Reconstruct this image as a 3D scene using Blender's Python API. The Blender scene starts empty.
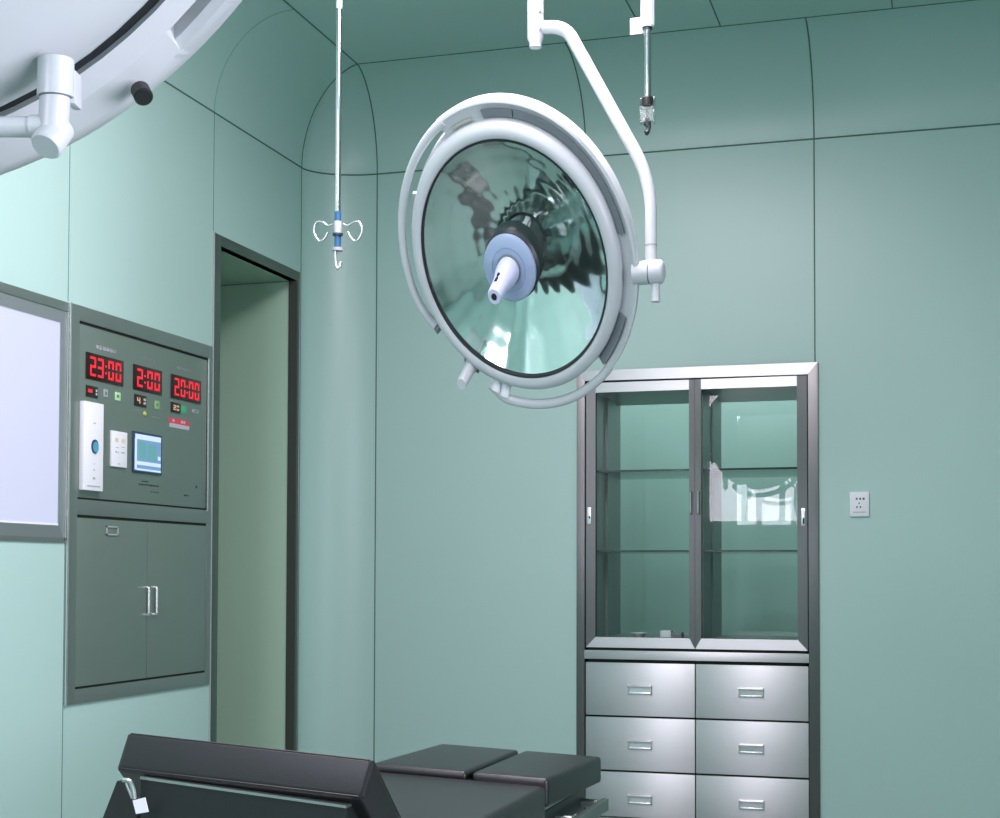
import bpy, bmesh, math, random
from mathutils import Vector, Matrix
random.seed(4)
S = bpy.context.scene
COL = S.collection
PI = math.pi
V = Vector

# ------------------------------------------------------------------ camera
FL, CX, CY = 1479.72, 500.0, 523.15
YAW, PITCH, ROLL = -0.292663719, 0.0340229405, 0.00276609525
EYE = V((0, 0, 1.05))
_right = V((math.cos(YAW), -math.sin(YAW), 0))
_fw = V((math.sin(YAW), math.cos(YAW), 0))
_up = V((0, 0, 1))
FW = _fw * math.cos(PITCH) + _up * math.sin(PITCH)
_u2 = _up * math.cos(PITCH) - _fw * math.sin(PITCH)
RT = _right * math.cos(ROLL) + _u2 * math.sin(ROLL)
UP = _u2 * math.cos(ROLL) - _right * math.sin(ROLL)
cam = bpy.data.cameras.new('camera')
camo = bpy.data.objects.new('camera', cam)
COL.objects.link(camo)
camo.matrix_world = Matrix(((RT.x, UP.x, -FW.x, EYE.x), (RT.y, UP.y, -FW.y, EYE.y), (RT.z, UP.z, -FW.z, EYE.z), (0, 0, 0, 1)))
cam.sensor_fit = 'HORIZONTAL'
cam.sensor_width = 36
cam.lens = FL * 36 / 1000
cam.shift_y = (CY - 409) / 1000
cam.clip_start = 0.05
S.camera = camo

def ray(px, py): return FW + RT * ((px - CX) / FL) - UP * ((py - CY) / FL)
def on_y(px, py, y): d = ray(px, py); return EYE + d * (y / d.y)
def on_x(px, py, x): d = ray(px, py); return EYE + d * (x / d.x)
def on_z(px, py, z): d = ray(px, py); return EYE + d * ((z - EYE.z) / d.z)

# ------------------------------------------------------------------ mesh helper
class MB:
    def __init__(self): self.bm = bmesh.new()
    def _poly(self, vs, faces):
        bv = [self.bm.verts.new(v) for v in vs]
        out = []
        for f in faces:
            try: out.append(self.bm.faces.new([bv[i] for i in f]))
            except ValueError: pass
        return bv, out
    def box(self, x0, x1, y0, y1, z0, z1, bev=0, seg=2, fn=None):
        if x0 > x1: x0, x1 = x1, x0
        if y0 > y1: y0, y1 = y1, y0
        if z0 > z1: z0, z1 = z1, z0
        vs = [(x, y, z) for x in (x0, x1) for y in (y0, y1) for z in (z0, z1)]
        fs = [(0, 1, 3, 2), (4, 6, 7, 5), (0, 4, 5, 1), (2, 3, 7, 6), (0, 2, 6, 4), (1, 5, 7, 3)]
        bv, bf = self._poly(vs, fs)
        if bev:
            es = list({e for f in bf for e in f.edges})
            r = bmesh.ops.bevel(self.bm, geom=es, offset=bev, segments=seg, profile=0.6, affect='EDGES')
            bv = list({v for f in r['faces'] for v in f.verts} | {v for v in bv if v.is_valid})
        if fn:
            for v in bv:
                if v.is_valid: v.co = fn(v.co)
        return self
    def prism(self, pts, d):
        """closed polygon (3-D points) extruded by vector d"""
        n = len(pts); d = V(d)
        vs = [V(p) for p in pts] + [V(p) + d for p in pts]
        fs = [tuple(range(n))[::-1], tuple(range(n, 2 * n))] + [(i, (i + 1) % n, n + (i + 1) % n, n + i) for i in range(n)]
        self._poly(vs, fs); return self
    def quad(self, a, b, c, d): self._poly([a, b, c, d], [(0, 1, 2, 3)]); return self
    def grid(self, rows):
        m = len(rows); n = len(rows[0])
        vs = [p for r in rows for p in r]
        self._poly(vs, [(i * n + j, i * n + j + 1, (i + 1) * n + j + 1, (i + 1) * n + j) for i in range(m - 1) for j in range(n - 1)])
        return self
    def tube(self, path, r, seg=12, closed=False, caps=True, ry=None):
        path = [V(p) for p in path]; n = len(path)
        rs = r if isinstance(r, (list, tuple)) else [r] * n
        tan = []
        for i in range(n):
            if closed: t = path[(i + 1) % n] - path[i - 1]
            else: t = path[min(i + 1, n - 1)] - path[max(i - 1, 0)]
            tan.append(t.normalized())
        a = V((0, 0, 1)) if abs(tan[0].z) < .9 else V((1, 0, 0))
        nx = (a - tan[0] * a.dot(tan[0])).normalized()
        rings = []
        for i in range(n):
            nx = (nx - tan[i] * nx.dot(tan[i])).normalized()
            ny = tan[i].cross(nx)
            rings.append([path[i] + nx * (math.cos(2 * PI * k / seg) * rs[i]) + ny * (math.sin(2 * PI * k / seg) * (rs[i] * (ry or 1))) for k in range(seg)])
        vs = [p for rg in rings for p in rg]
        fs = []
        for i in range(n if closed else n - 1):
            j = (i + 1) % n
            for k in range(seg):
                fs.append((i * seg + k, i * seg + (k + 1) % seg, j * seg + (k + 1) % seg, j * seg + k))
        if caps and not closed:
            fs.append(tuple(range(seg))[::-1]); fs.append(tuple((n - 1) * seg + k for k in range(seg)))
        self._poly(vs, fs); return self
    def cyl(self, p0, p1, r0, r1=None, seg=24, bev=0):
        p0, p1 = V(p0), V(p1); r1 = r0 if r1 is None else r1
        if bev:
            d = (p1 - p0).normalized()
            return self.tube([p0, p0 + d * 1e-5, p0 + d * bev, p1 - d * bev, p1 - d * 1e-5, p1], [r0 - bev, r0 - bev, r0, r1, r1 - bev, r1 - bev], seg)
        return self.tube([p0, p1], [r0, r1], seg)
    def lathe(self, prof, o, u, v, n, seg=64, a0=0, a1=360, close=False, twist=None):
        """prof: list of (r, w); arc a0..a1 degrees; close caps the cut ends and joins the profile"""
        full = abs(a1 - a0) >= 359.9
        m = seg if full else seg + 1
        P = len(prof); vs = []
        for i in range(m):
            t = math.radians(a0 + (a1 - a0) * i / seg)
            for (r, w) in prof:
                vs.append(o + u * (r * math.cos(t)) + v * (r * math.sin(t)) + n * w)
        fs = []
        for i in range(seg):
            j = (i + 1) % m
            for q in range(P if close else P - 1):
                q2 = (q + 1) % P
                fs.append((i * P + q, j * P + q, j * P + q2, i * P + q2))
        if close and not full:
            fs.append(tuple(range(P))); fs.append(tuple((m - 1) * P + q for q in range(P))[::-1])
        self._poly(vs, fs); return self
    def xf(self, fn):
        for v in self.bm.verts: v.co = V(fn(v.co))
        return self
    def build(self, name, mat, parent=None, smooth=35, recalc=True):
        bm = self.bm
        bmesh.ops.remove_doubles(bm, verts=bm.verts, dist=1e-6)
        if recalc: bmesh.ops.recalc_face_normals(bm, faces=bm.faces)
        off = V((0, 0, 0))
        p = parent
        while p is not None: off = off + p.location; p = p.parent
        if parent is None and getattr(self, 'base', None) is not None: off = V(self.base)
        for v in bm.verts: v.co -= off
        me = bpy.data.meshes.new(name); bm.to_mesh(me); bm.free()
        me.materials.append(mat)
        if smooth:
            for pl in me.polygons: pl.use_smooth = True
            me.set_sharp_from_angle(angle=math.radians(smooth))
        o = bpy.data.objects.new(name, me); COL.objects.link(o)
        if parent is not None: o.parent = parent
        else: o.location = off
        return o

def thing(name, label, cat, loc, group=None):
    o = bpy.data.objects.new(name, None); COL.objects.link(o)
    o.empty_display_size = .1; o.location = loc
    tag(o, label, cat, group); return o
def tag(o, label, cat=None, group=None):
    o['label'] = label
    if cat: o['category'] = cat
    if group: o['group'] = group
    return o
def lab(o, t): o['label'] = t; return o
def struct(o): o['kind'] = 'structure'; return o

def fillet(pts, rad, n=8):
    pts = [V(p) for p in pts]; out = [pts[0]]
    rads = rad if isinstance(rad, (list, tuple)) else [rad] * (len(pts) - 2)
    for i in range(1, len(pts) - 1):
        a = (pts[i - 1] - pts[i]); b = (pts[i + 1] - pts[i])
        d = min(rads[i - 1], a.length * .49, b.length * .49)
        p0 = pts[i] + a.normalized() * d; p2 = pts[i] + b.normalized() * d
        for k in range(n + 1):
            t = k / n
            out.append(p0 * (1 - t) ** 2 + pts[i] * (2 * t * (1 - t)) + p2 * t * t)
    out.append(pts[-1]); return out

# ------------------------------------------------------------------ materials
def lin(c):
    return tuple(((x / 255) / 12.92 if x / 255 <= .04045 else ((x / 255 + .055) / 1.055) ** 2.4) for x in c)
def mat(name, rgb, rough=.5, metal=0, spec=.5, noise=0, nscale=8, bump=0, bscale=200, emit=None, es=1, coat=0, aniso=0, tangent=None, stretch=None):
    m = bpy.data.materials.new(name); m.use_nodes = True
    nt = m.node_tree; N = nt.nodes; Lk = nt.links
    b = N['Principled BSDF']; c = lin(rgb)
    b.inputs['Base Color'].default_value = (*c, 1)
    b.inputs['Roughness'].default_value = rough
    b.inputs['Metallic'].default_value = metal
    b.inputs['Specular IOR Level'].default_value = spec
    if coat: b.inputs['Coat Weight'].default_value = coat; b.inputs['Coat Roughness'].default_value = .1
    if aniso:
        b.inputs['Anisotropic'].default_value = aniso
        cv = N.new('ShaderNodeCombineXYZ')
        for i in range(3): cv.inputs[i].default_value = tangent[i]
        Lk.new(cv.outputs[0], b.inputs['Tangent'])
    if noise or bump:
        tc = N.new('ShaderNodeTexCoord'); mp = N.new('ShaderNodeMapping')
        Lk.new(tc.outputs['Object'], mp.inputs['Vector'])
        if stretch: mp.inputs['Scale'].default_value = stretch
    if noise:
        nz = N.new('ShaderNodeTexNoise'); nz.inputs['Scale'].default_value = nscale; nz.inputs['Detail'].default_value = 4
        Lk.new(mp.outputs[0], nz.inputs['Vector'])
        rp = N.new('ShaderNodeMapRange'); rp.inputs['To Min'].default_value = 1 - noise; rp.inputs['To Max'].default_value = 1 + noise
        Lk.new(nz.outputs['Fac'], rp.inputs['Value'])
        mx = N.new('ShaderNodeVectorMath'); mx.operation = 'SCALE'; mx.inputs[0].default_value = c
        Lk.new(rp.outputs[0], mx.inputs['Scale']); Lk.new(mx.outputs[0], b.inputs['Base Color'])
    if bump:
        n2 = N.new('ShaderNodeTexNoise'); n2.inputs['Scale'].default_value = bscale; n2.inputs['Detail'].default_value = 2
        Lk.new(mp.outputs[0], n2.inputs['Vector'])
        bp = N.new('ShaderNodeBump'); bp.inputs['Strength'].default_value = bump; bp.inputs['Distance'].default_value = .002
        Lk.new(n2.outputs['Fac'], bp.inputs['Height']); Lk.new(bp.outputs[0], b.inputs['Normal'])
    if emit:
        b.inputs['Emission Color'].default_value = (*lin(emit), 1); b.inputs['Emission Strength'].default_value = es
    return m
def pane_mat(name, tint, gloss_ior=1.5, rough=0.0, boost=1.0):
    m = bpy.data.materials.new(name); m.use_nodes = True
    nt = m.node_tree; N = nt.nodes; Lk = nt.links; N.remove(N['Principled BSDF'])
    tr = N.new('ShaderNodeBsdfTransparent'); tr.inputs[0].default_value = (*tint, 1)
    gl = N.new('ShaderNodeBsdfGlossy'); gl.inputs['Roughness'].default_value = rough
    fr = N.new('ShaderNodeFresnel'); fr.inputs['IOR'].default_value = gloss_ior
    mu = N.new('ShaderNodeMath'); mu.operation = 'MULTIPLY'; mu.use_clamp = True; mu.inputs[1].default_value = boost
    mx = N.new('ShaderNodeMixShader')
    Lk.new(fr.outputs[0], mu.inputs[0]); Lk.new(mu.outputs[0], mx.inputs[0]); Lk.new(tr.outputs[0], mx.inputs[1]); Lk.new(gl.outputs[0], mx.inputs[2])
    Lk.new(mx.outputs[0], N['Material Output'].inputs['Surface'])
    return m

M = {}
M['wall'] = mat('green_wall_panel', (165, 197, 189), rough=.36, spec=.5, noise=.02, nscale=1.6)
M['passage'] = mat('passage_wall', (164, 196, 174), rough=.5, spec=.3)
M['seam'] = mat('seam_sealant', (74, 108, 98), rough=.6)
M['seam_faint'] = mat('faint_seam', (118, 160, 148), rough=.6)
M['floor'] = mat('vinyl_floor', (122, 142, 136), rough=.4, noise=.03)
M['frame'] = mat('dark_door_steel', (104, 116, 108), rough=.38, metal=.85, aniso=.5, tangent=(1, 0, 0), noise=.04, nscale=3)
M['jamb'] = mat('dark_jamb', (70, 76, 70), rough=.5, metal=.4)
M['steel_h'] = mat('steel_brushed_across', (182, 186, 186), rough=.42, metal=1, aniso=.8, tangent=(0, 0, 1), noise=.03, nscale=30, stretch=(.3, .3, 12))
M['steel_v'] = mat('steel_brushed_upright_shaded', (122, 122, 122), rough=.4, metal=1, aniso=.75, tangent=(1, 0, 0), noise=.03, nscale=30, stretch=(12, 12, .3))  # same steel as steel_h; darker base colour stands in for dim reflections
M['panel'] = mat('panel_steel', (138, 154, 144), rough=.5, metal=.75, noise=.05, nscale=2.5)
M['panel_frame'] = mat('panel_frame_steel', (146, 158, 152), rough=.45, metal=.85, noise=.04, nscale=3)
M['bright'] = mat('bright_metal', (222, 224, 224), rough=.25, metal=.9)
M['chrome'] = mat('chrome', (225, 225, 228), rough=.12, metal=1)
M['gap'] = mat('dark_gap', (18, 22, 20), rough=.8)
M['white'] = mat('white_enamel', (186, 192, 195), rough=.32, spec=.5)
M['white2'] = mat('white_plastic', (220, 224, 228), rough=.4)
M['gray_slot'] = mat('grey_vent', (112, 120, 126), rough=.55)
M['tan'] = mat('tan_slot', (170, 172, 160), rough=.6)
M['black'] = mat('black_plastic', (20, 22, 22), rough=.4)
M['gasket'] = mat('black_gasket', (26, 32, 36), rough=.5)
M['mirror'] = mat('mirror_facet', (214, 226, 222), rough=.09, metal=1)
M['lens'] = pane_mat('lamp_glass', (.9, .95, .94), 1.45)
M['bulb'] = pane_mat('bulb_glass', (.8, .86, .86), 1.5, .05, 2.0)
M['drum'] = mat('dark_drum', (34, 44, 46), rough=.4)
M['blue_plate'] = mat('blue_grey_plastic', (150, 168, 196), rough=.4)
M['handle_blue'] = mat('pale_blue_handle', (186, 194, 218), rough=.4)
M['glass'] = pane_mat('cabinet_glass', (.9, .96, .94), 1.45, 0, 1.0)
M['shelf'] = pane_mat('shelf_glass', (.8, .9, .87), 1.5, 0)
M['shelf_edge'] = mat('shelf_edge_glass', (22, 56, 50), rough=.2)
M['inner_back'] = mat('cabinet_back_panel', (150, 190, 178), rough=.45)
M['inner_side'] = mat('cabinet_side_steel', (132, 142, 138), rough=.4, metal=.8)
M['led_screen'] = mat('led_window', (34, 8, 10), rough=.3)
M['led'] = mat('red_led', (90, 10, 14), rough=.5, emit=(255, 38, 56), es=.85)
M['led_pale'] = mat('pale_led', (120, 90, 70), rough=.5, emit=(255, 200, 170), es=.45)
M['meter'] = mat('meter_black', (26, 22, 18), rough=.4)
M['lcd'] = mat('screen_blue', (60, 90, 120), rough=.3, emit=(108, 140, 178), es=.75)
M['lcd_light'] = mat('screen_light', (150, 170, 200), rough=.3, emit=(176, 190, 226), es=.75)
M['lcd_green'] = mat('screen_green', (60, 110, 110), rough=.3, emit=(86, 136, 140), es=.75)
M['lightbox'] = mat('lightbox_diffuser', (120, 124, 140), rough=.5, emit=(208, 214, 238), es=.58)
M['lb_frame'] = mat('lightbox_frame', (164, 172, 174), rough=.38, metal=.75)
M['ltgreen'] = mat('green_tag', (168, 214, 160), rough=.5)
M['ltgreen2'] = mat('lime_tag', (134, 176, 116), rough=.5)
M['emerald'] = mat('emerald_key', (52, 170, 116), rough=.4)
M['yellow'] = mat('yellow_lamp', (196, 200, 76), rough=.4)
M['red'] = mat('red_tag', (206, 66, 78), rough=.5)
M['greytag'] = mat('grey_tag', (176, 178, 186), rough=.5)
M['greymark'] = mat('grey_mark', (150, 158, 154), rough=.5)
M['inkdark'] = mat('dark_print', (46, 66, 60), rough=.6)
M['cyan'] = mat('cyan_button', (76, 150, 178), rough=.35)
M['navy'] = mat('navy_ring', (36, 56, 78), rough=.4)
M['beige'] = mat('beige_key', (206, 200, 160), rough=.5)
M['sleeve'] = mat('blue_sleeve', (40, 92, 132), rough=.4)
M['clear'] = pane_mat('clear_plastic', (.85, .92, .9), 1.5, .1, 2.5)
M['leather'] = mat('black_leather', (24, 23, 27), rough=.36, spec=.6, bump=.1, bscale=420, noise=.06, nscale=6)
M['table_frame'] = mat('table_black_metal', (30, 36, 36), rough=.45, metal=.3)
M['table_steel'] = mat('table_steel', (160, 170, 166), rough=.35, metal=.9)
M['rail_steel'] = mat('table_rail', (112, 128, 122), rough=.4, metal=.7)
M['paper'] = mat('white_tag', (216, 216, 226), rough=.6)

# ------------------------------------------------------------------ room dimensions
XL, YB, XR, YF = -2.783, 6.3, 2.4, -1.4
ZC, ZT = 2.886, 3.266            # bottom of the cove, ceiling
RL, RB = .345, .38               # horizontal depth of left and back cove
FX, FY = .29, .196               # corner fillet
DY0, DY1, DZ = 5.30, 6.062, 2.362  # doorway opening
TH = .037
CABX0, CABX1, CABZ = -1.508, -.549, 1.895

def wall_boxes(mb, axis, fixed0, fixed1, a_breaks, z_breaks, holes):
    for i in range(len(a_breaks) - 1):
        for j in range(len(z_breaks) - 1):
            a0, a1, z0, z1 = a_breaks[i], a_breaks[i + 1], z_breaks[j], z_breaks[j + 1]
            am, zm = (a0 + a1) / 2, (z0 + z1) / 2
            if any(h[0] < am < h[1] and h[2] < zm < h[3] for h in holes): continue
            if axis == 'x': mb.box(fixed0, fixed1, a0, a1, z0, z1)
            else: mb.box(a0, a1, fixed0, fixed1, z0, z1)
    return mb

struct(MB().box(-4.2, XR + .1, YF - .1, YB + .7, -.1, 0).build('floor', M['floor'], smooth=0))
m = MB(); wall_boxes(m, 'x', XL - TH, XL, [YF, DY0, DY1, YB - FY], [0, DZ, ZC], [(DY0, DY1, 0, DZ)])
struct(m.build('wall_left', M['wall'], smooth=0))
m = MB(); wall_boxes(m, 'y', YB, YB + .06, [XL + FX, CABX0 - .02, CABX1 + .02, XR], [0, CABZ + .02, ZC], [(CABX0 - .02, CABX1 + .02, 0, CABZ + .02)])
struct(m.build('wall_back', M['wall'], smooth=0))
WY0, WY1, WZ0, WZ1 = -1.1, 2.1, .5, 2.4
m = MB(); wall_boxes(m, 'x', XR, XR + .12, [YF, WY0, WY1, YB], [0, WZ0, WZ1, ZT], [(WY0, WY1, WZ0, WZ1)])
struct(m.build('wall_right', M['wall'], smooth=0))
VX0, VX1, VZ0, VZ1 = -2.2, -1.1, 1.5, 2.8
m = MB(); wall_boxes(m, 'y', YF - .1, YF, [XL - TH, VX0, VX1, XR + .1], [0, VZ0, VZ1, ZT], [(VX0, VX1, VZ0, VZ1)])
struct(m.build('wall_front', M['wall'], smooth=0))
m = MB()
for x in (VX0, VX0 + .36, VX0 + .71, VX1 - .05): m.box(x, x + .05, YF - .06, YF + .01, VZ0, VZ1)
for z in (VZ0, VZ0 + .62, VZ1 - .05): m.box(VX0, VX1, YF - .06, YF + .01, z, z + .05)
win = struct(m.build('window_2', M['white2']))
struct(MB().quad((VX0, YF - .03, VZ0), (VX1, YF - .03, VZ0), (VX1, YF - .03, VZ1), (VX0, YF - .03, VZ1)).build('window_pane', M['glass'], win))
struct(MB().box(XL + RL, XR + .1, YF - .1, YB - RB, ZT, ZT + .08).build('ceiling', M['wall'], smooth=0))

# corner fillet (vertical) and coves
def corner_xy(t, a):
    """t 0..1 from the left wall round to the back wall, a = cove angle in radians"""
    ca, sa = math.cos(a), math.sin(a)
    xl = XL + RL * (1 - ca); yb = YB - RB * (1 - ca)
    rx, ry = FX * ca, FY * ca
    th = t * PI / 2
    return V((xl + rx * (1 - math.cos(th)), yb - ry * (1 - math.sin(th)), 0))
NT = 16
rows = []
for z in (0, ZC):
    rows.append([corner_xy(i / NT, 0) + V((0, 0, z)) for i in range(NT + 1)])
struct(MB().grid(rows).build('wall_corner', M['wall'], smooth=60, recalc=False))
NA = 20
rows = []
for j in range(NA + 1):
    a = PI / 2 * j / NA * .999
    z = ZC + (ZT - ZC) * math.sin(a)
    left = V((XL + RL * (1 - math.cos(a)), YF, z))
    rows.append([left] + [V((*corner_xy(i / NT, a)[:2], z)) for i in range(NT + 1)] + [V((XR, YB - RB * (1 - math.cos(a)), z))])
struct(MB().grid(rows).build('trim_1', M['wall'], smooth=60, recalc=False))

# seams ------------------------------------------------------------
_tn = [1]
def seam(path, r=.0034, mt='seam'):
    _tn[0] += 1
    struct(MB().tube(path, r * .72, 6).build('trim_%d' % _tn[0], M[mt]))
def cove_left(y, a): return V((XL + RL * (1 - math.cos(a)), y, ZC + (ZT - ZC) * math.sin(a)))
def cove_back(x, a): return V((x, YB - RB * (1 - math.cos(a)), ZC + (ZT - ZC) * math.sin(a)))
ANG = [PI / 2 * j / 16 for j in range(17)]
seam([V((XL, YF, ZC))] + [corner_xy(i / NT, 0) + V((0, 0, ZC)) for i in range(NT + 1)] + [V((XR, YB, ZC))], .005)
seam([corner_xy(0, 0) + V((0, 0, z)) for z in (0, ZC)])
seam([corner_xy(1, 0) + V((0, 0, z)) for z in (0, ZC)], .004)
seam([V((*corner_xy(0, a * .999)[:2], ZC + (ZT - ZC) * math.sin(a))) for a in ANG], .004)
seam([V((*corner_xy(1, a * .999)[:2], ZC + (ZT - ZC) * math.sin(a))) for a in ANG], .004)
seam([V((XL + RL, YF, ZT)), V((XL + RL, YB - RB, ZT))], .005)
seam([V((XL + RL, YB - RB, ZT)), V((XR, YB - RB, ZT))], .004)
for y in (5.268, 4.26, 3.25):
    seam([V((XL, y, 2.41 if y > 5 else 1.95)), V((XL, y, ZC))], .0022 if y > 5 else .0026)
    seam([cove_left(y, a) for a in ANG], .003, 'seam_faint')
seam([V((XL, 4.26, 0)), V((XL, 4.26, 1.15))], .0026)
seam([cove_back(-.52, a) for a in ANG], .004)
seam([V((-.52, YB, 1.94)), V((-.52, YB, ZC))], .004)
seam([cove_back(-1.507, a) for a in ANG], .004)
seam([V((-1.507, YB, 1.95)), V((-1.507, YB, ZC))], .004)
for (px, py) in ((720, 25), (638, 22), (892, 5)):
    q = on_z(px, py, ZT)
    seam([V((q.x, YF, ZT)), V((q.x, YB - RB, ZT))], .004)

# passage behind the doorway -----------------------------------------
m = MB()
PX0 = -4.1
m.box(PX0, XL - TH, DY1 + .003, DY1 + .06, 0, DZ)
m.box(PX0 - .06, PX0, 4.6, DY1 + .06, 0, DZ)
m.box(PX0, XL - TH, 4.55, 4.6, 0, DZ)
struct(m.build('wall_passage', M['passage'], smooth=0))
struct(MB().box(PX0, XL - TH, 4.6, DY1 + .06, DZ, DZ + .05).build('ceiling_passage', M['passage'], smooth=0))
seam([V((PX0, DY1, DZ)), V((XL - TH, DY1, DZ))], .004)
# door frame
m = MB()
pr = .004
m.box(XL - TH, XL + pr, 5.272, DY0 + .03, 0, 2.405, .002)
m.box(XL - TH, XL + pr, DY1, 6.097, 0, 2.405, .002)
m.box(XL - TH, XL + pr - .0005, DY0 + .031, DY1 - .001, DZ, 2.405, .0015)
door = struct(m.build('door_1', M['frame']))
struct(MB().box(XL - TH, XL + .004, DY1 - .005, DY1 + .001, 0, DZ).build('door_jamb', M['jamb'], door))
struct(MB().box(XL, XL + pr + .002, 5.269, 5.2745, 0, 2.405, .001).build('door_bead', M['greymark'], door))
struct(MB().box(XL, XL + pr + .002, 6.085, 6.099, 0, 2.405, .002).build('door_edge', M['panel_frame'], door))

# corridor on the other side of the instrument cabinet
m = MB(); m.box(-3.2, 1.2, 7.75, 7.8, 0, 2.6); m.box(-3.25, -3.2, YB + .57, 7.8, 0, 2.6); m.box(1.2, 1.25, YB + .57, 7.8, 0, 2.6)
m.box(-3.2, CABX0, YB + .57, YB + .6, 0, 2.6); m.box(CABX1, 1.2, YB + .57, YB + .6, 0, 2.6); m.box(CABX0, CABX1, YB + .57, YB + .6, 1.9, 2.6)
struct(m.build('wall_corridor', M['wall'], smooth=0))
struct(MB().box(-3.2, 1.2, YB + .57, 7.8, 2.6, 2.65).build('ceiling_corridor', M['wall'], smooth=0))
struct(MB().box(-3.2, 1.2, YB + .6, 7.8, -.1, .0005).build('floor_corridor', M['floor'], smooth=0))
# window in the right wall (outside the picture; daylight comes through it)
m = MB()
for y in (WY0, WY0 + 1.1, WY0 + 2.25, WY1 - .05): m.box(XR - .01, XR + .06, y, y + .05, WZ0, WZ1)
for z in (WZ0, (WZ0 + WZ1) / 2, WZ1 - .05): m.box(XR - .01, XR + .06, WY0, WY1, z, z + .05)
win = struct(m.build('window_1', M['white2']))
struct(MB().quad((XR + .03, WY0, WZ0), (XR + .03, WY1, WZ0), (XR + .03, WY1, WZ1), (XR + .03, WY0, WZ1)).build('window_pane', M['glass'], win))

# ------------------------------------------------------------------ left wall: control cabinet
K = thing('control_cabinet', 'steel wall cabinet with red digital clocks above double cupboard doors, left of the doorway', 'control panel', (XL, 4.765, .611))
Y0, Y1, Z0, Z1 = 4.268, 5.262, .611, 1.946
m = MB(); P = .006
m.box(XL, XL + P, Y0, 4.322, Z0, Z1, .002); m.box(XL, XL + P, 5.229, Y1, Z0, Z1, .002)
m.box(XL, XL + P, 4.32, 5.23, 1.895, Z1, .001); m.box(XL, XL + P, 4.32, 5.23, 1.243, 1.295, .001); m.box(XL, XL + P, 4.32, 5.23, Z0, .660, .001)
m.build('frame', M['panel_frame'], K)
MB().box(XL, XL + .0008, 4.318, 5.232, .655, 1.9).build('recess', M['gap'], K)
lab(MB().box(XL + P, XL + P + .004, 5.222, 5.231, 1.29, 1.893, .002).build('edge_strip', M['bright'], K), 'bright steel strip')
lab(MB().box(XL, XL + P + .003, Y0 - .005, Y0 + .003, Z0, Z1, .001).build('edge_strip', M['bright'], K), 'pale edge strip')
FPX = XL + .0035
face = MB().box(XL, FPX, 4.324, 5.222, 1.302, 1.885, .001).build('control_panel', M['panel'], K)
SEG = {'0': 'abcdef', '1': 'bc', '2': 'abged', '3': 'abgcd', '4': 'fgbc', '5': 'afgcd', '6': 'afgedc', '7': 'abc', '8': 'abcdefg', '9': 'abcdfg', '-': 'g'}
def digits(txt, y0, y1, z0, z1, x, mt):
    n = sum(.35 if c in ':.' else 1 for c in txt); cw = (y1 - y0) / n; y = y0
    for c in txt:
        if c in ':.':
            w = cw * .35; s = w * .4
            for zz in ((z0 + (z1 - z0) * .3, z0 + (z1 - z0) * .66) if c == ':' else (z0 + s,)):
                mb = MB(); mb.box(x, x + .0012, y + w / 2 - s / 2, y + w / 2 + s / 2, zz - s / 2, zz + s / 2); mb.build('colon_dot', M[mt], face)
            y += w; continue
        a, b = y + cw * .14, y + cw * .86; t = cw * .17; zm = (z0 + z1) / 2
        R = dict(a=(a, b, z1 - t, z1), d=(a, b, z0, z0 + t), g=(a, b, zm - t / 2, zm + t / 2), f=(a, a + t, zm + t * .6, z1), b=(b - t, b, zm + t * .6, z1), e=(a, a + t, z0, zm - t * .6), c=(b - t, b, z0, zm - t * .6))
        mb = MB()
        for s in SEG[c]:
            q = R[s]; mb.box(x, x + .0012, q[0], q[1], q[2], q[3])
        mb.build('digit', M[mt], face)
        y += cw
for (a, b, txt, lb) in ((4.363, 4.600, '23:00', 'first red digital clock'), (4.668, 4.868, '2:00', 'second red digital timer'), (4.938, 5.168, '20:00', 'third red digital timer')):
    s = lab(MB().box(FPX, FPX + .004, a, b, 1.706, 1.796, .001).build('display', M['led_screen'], face), lb)
    digits(txt, a + .016, b - .012, 1.718, 1.784, FPX + .004, 'led')
def glyphs(y0, y1, z, h, n, mt, name):
    mb = MB(); w = (y1 - y0) / n; r = random.Random(int(y0 * 1000))
    for i in range(n):
        a = y0 + i * w
        for q in range(3):
            hh = h * r.uniform(.5, 1)
            mb.box(FPX, FPX + .0008, a + w * (.08 + .28 * q), a + w * (.22 + .28 * q), z - hh / 2, z + hh / 2)
        mb.box(FPX, FPX + .0008, a + w * .05, a + w * .8, z + h * r.uniform(-.4, .2), z + h * .3)
    return mb.build(name, M[mt], face)
glyphs(4.426, 4.56, 1.823, .017, 6, 'greytag', 'caption')
glyphs(4.722, 4.827, 1.826, .014, 5, 'greymark', 'caption')
glyphs(4.983, 5.091, 1.826, .014, 5, 'greymark', 'caption')
glyphs(4.735, 4.785, 1.380, .005, 4, 'inkdark', 'caption')
glyphs(4.715, 4.860, 1.368, .007, 9, 'inkdark', 'caption')
glyphs(4.800, 4.860, 1.345, .004, 4, 'inkdark', 'caption')
glyphs(5.045, 5.085, 1.345, .006, 3, 'inkdark', 'caption')
glyphs(4.670, 4.730, 1.633, .004, 4, 'greymark', 'caption')
glyphs(4.800, 4.860, 1.620, .004, 4, 'greymark', 'caption')
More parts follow.
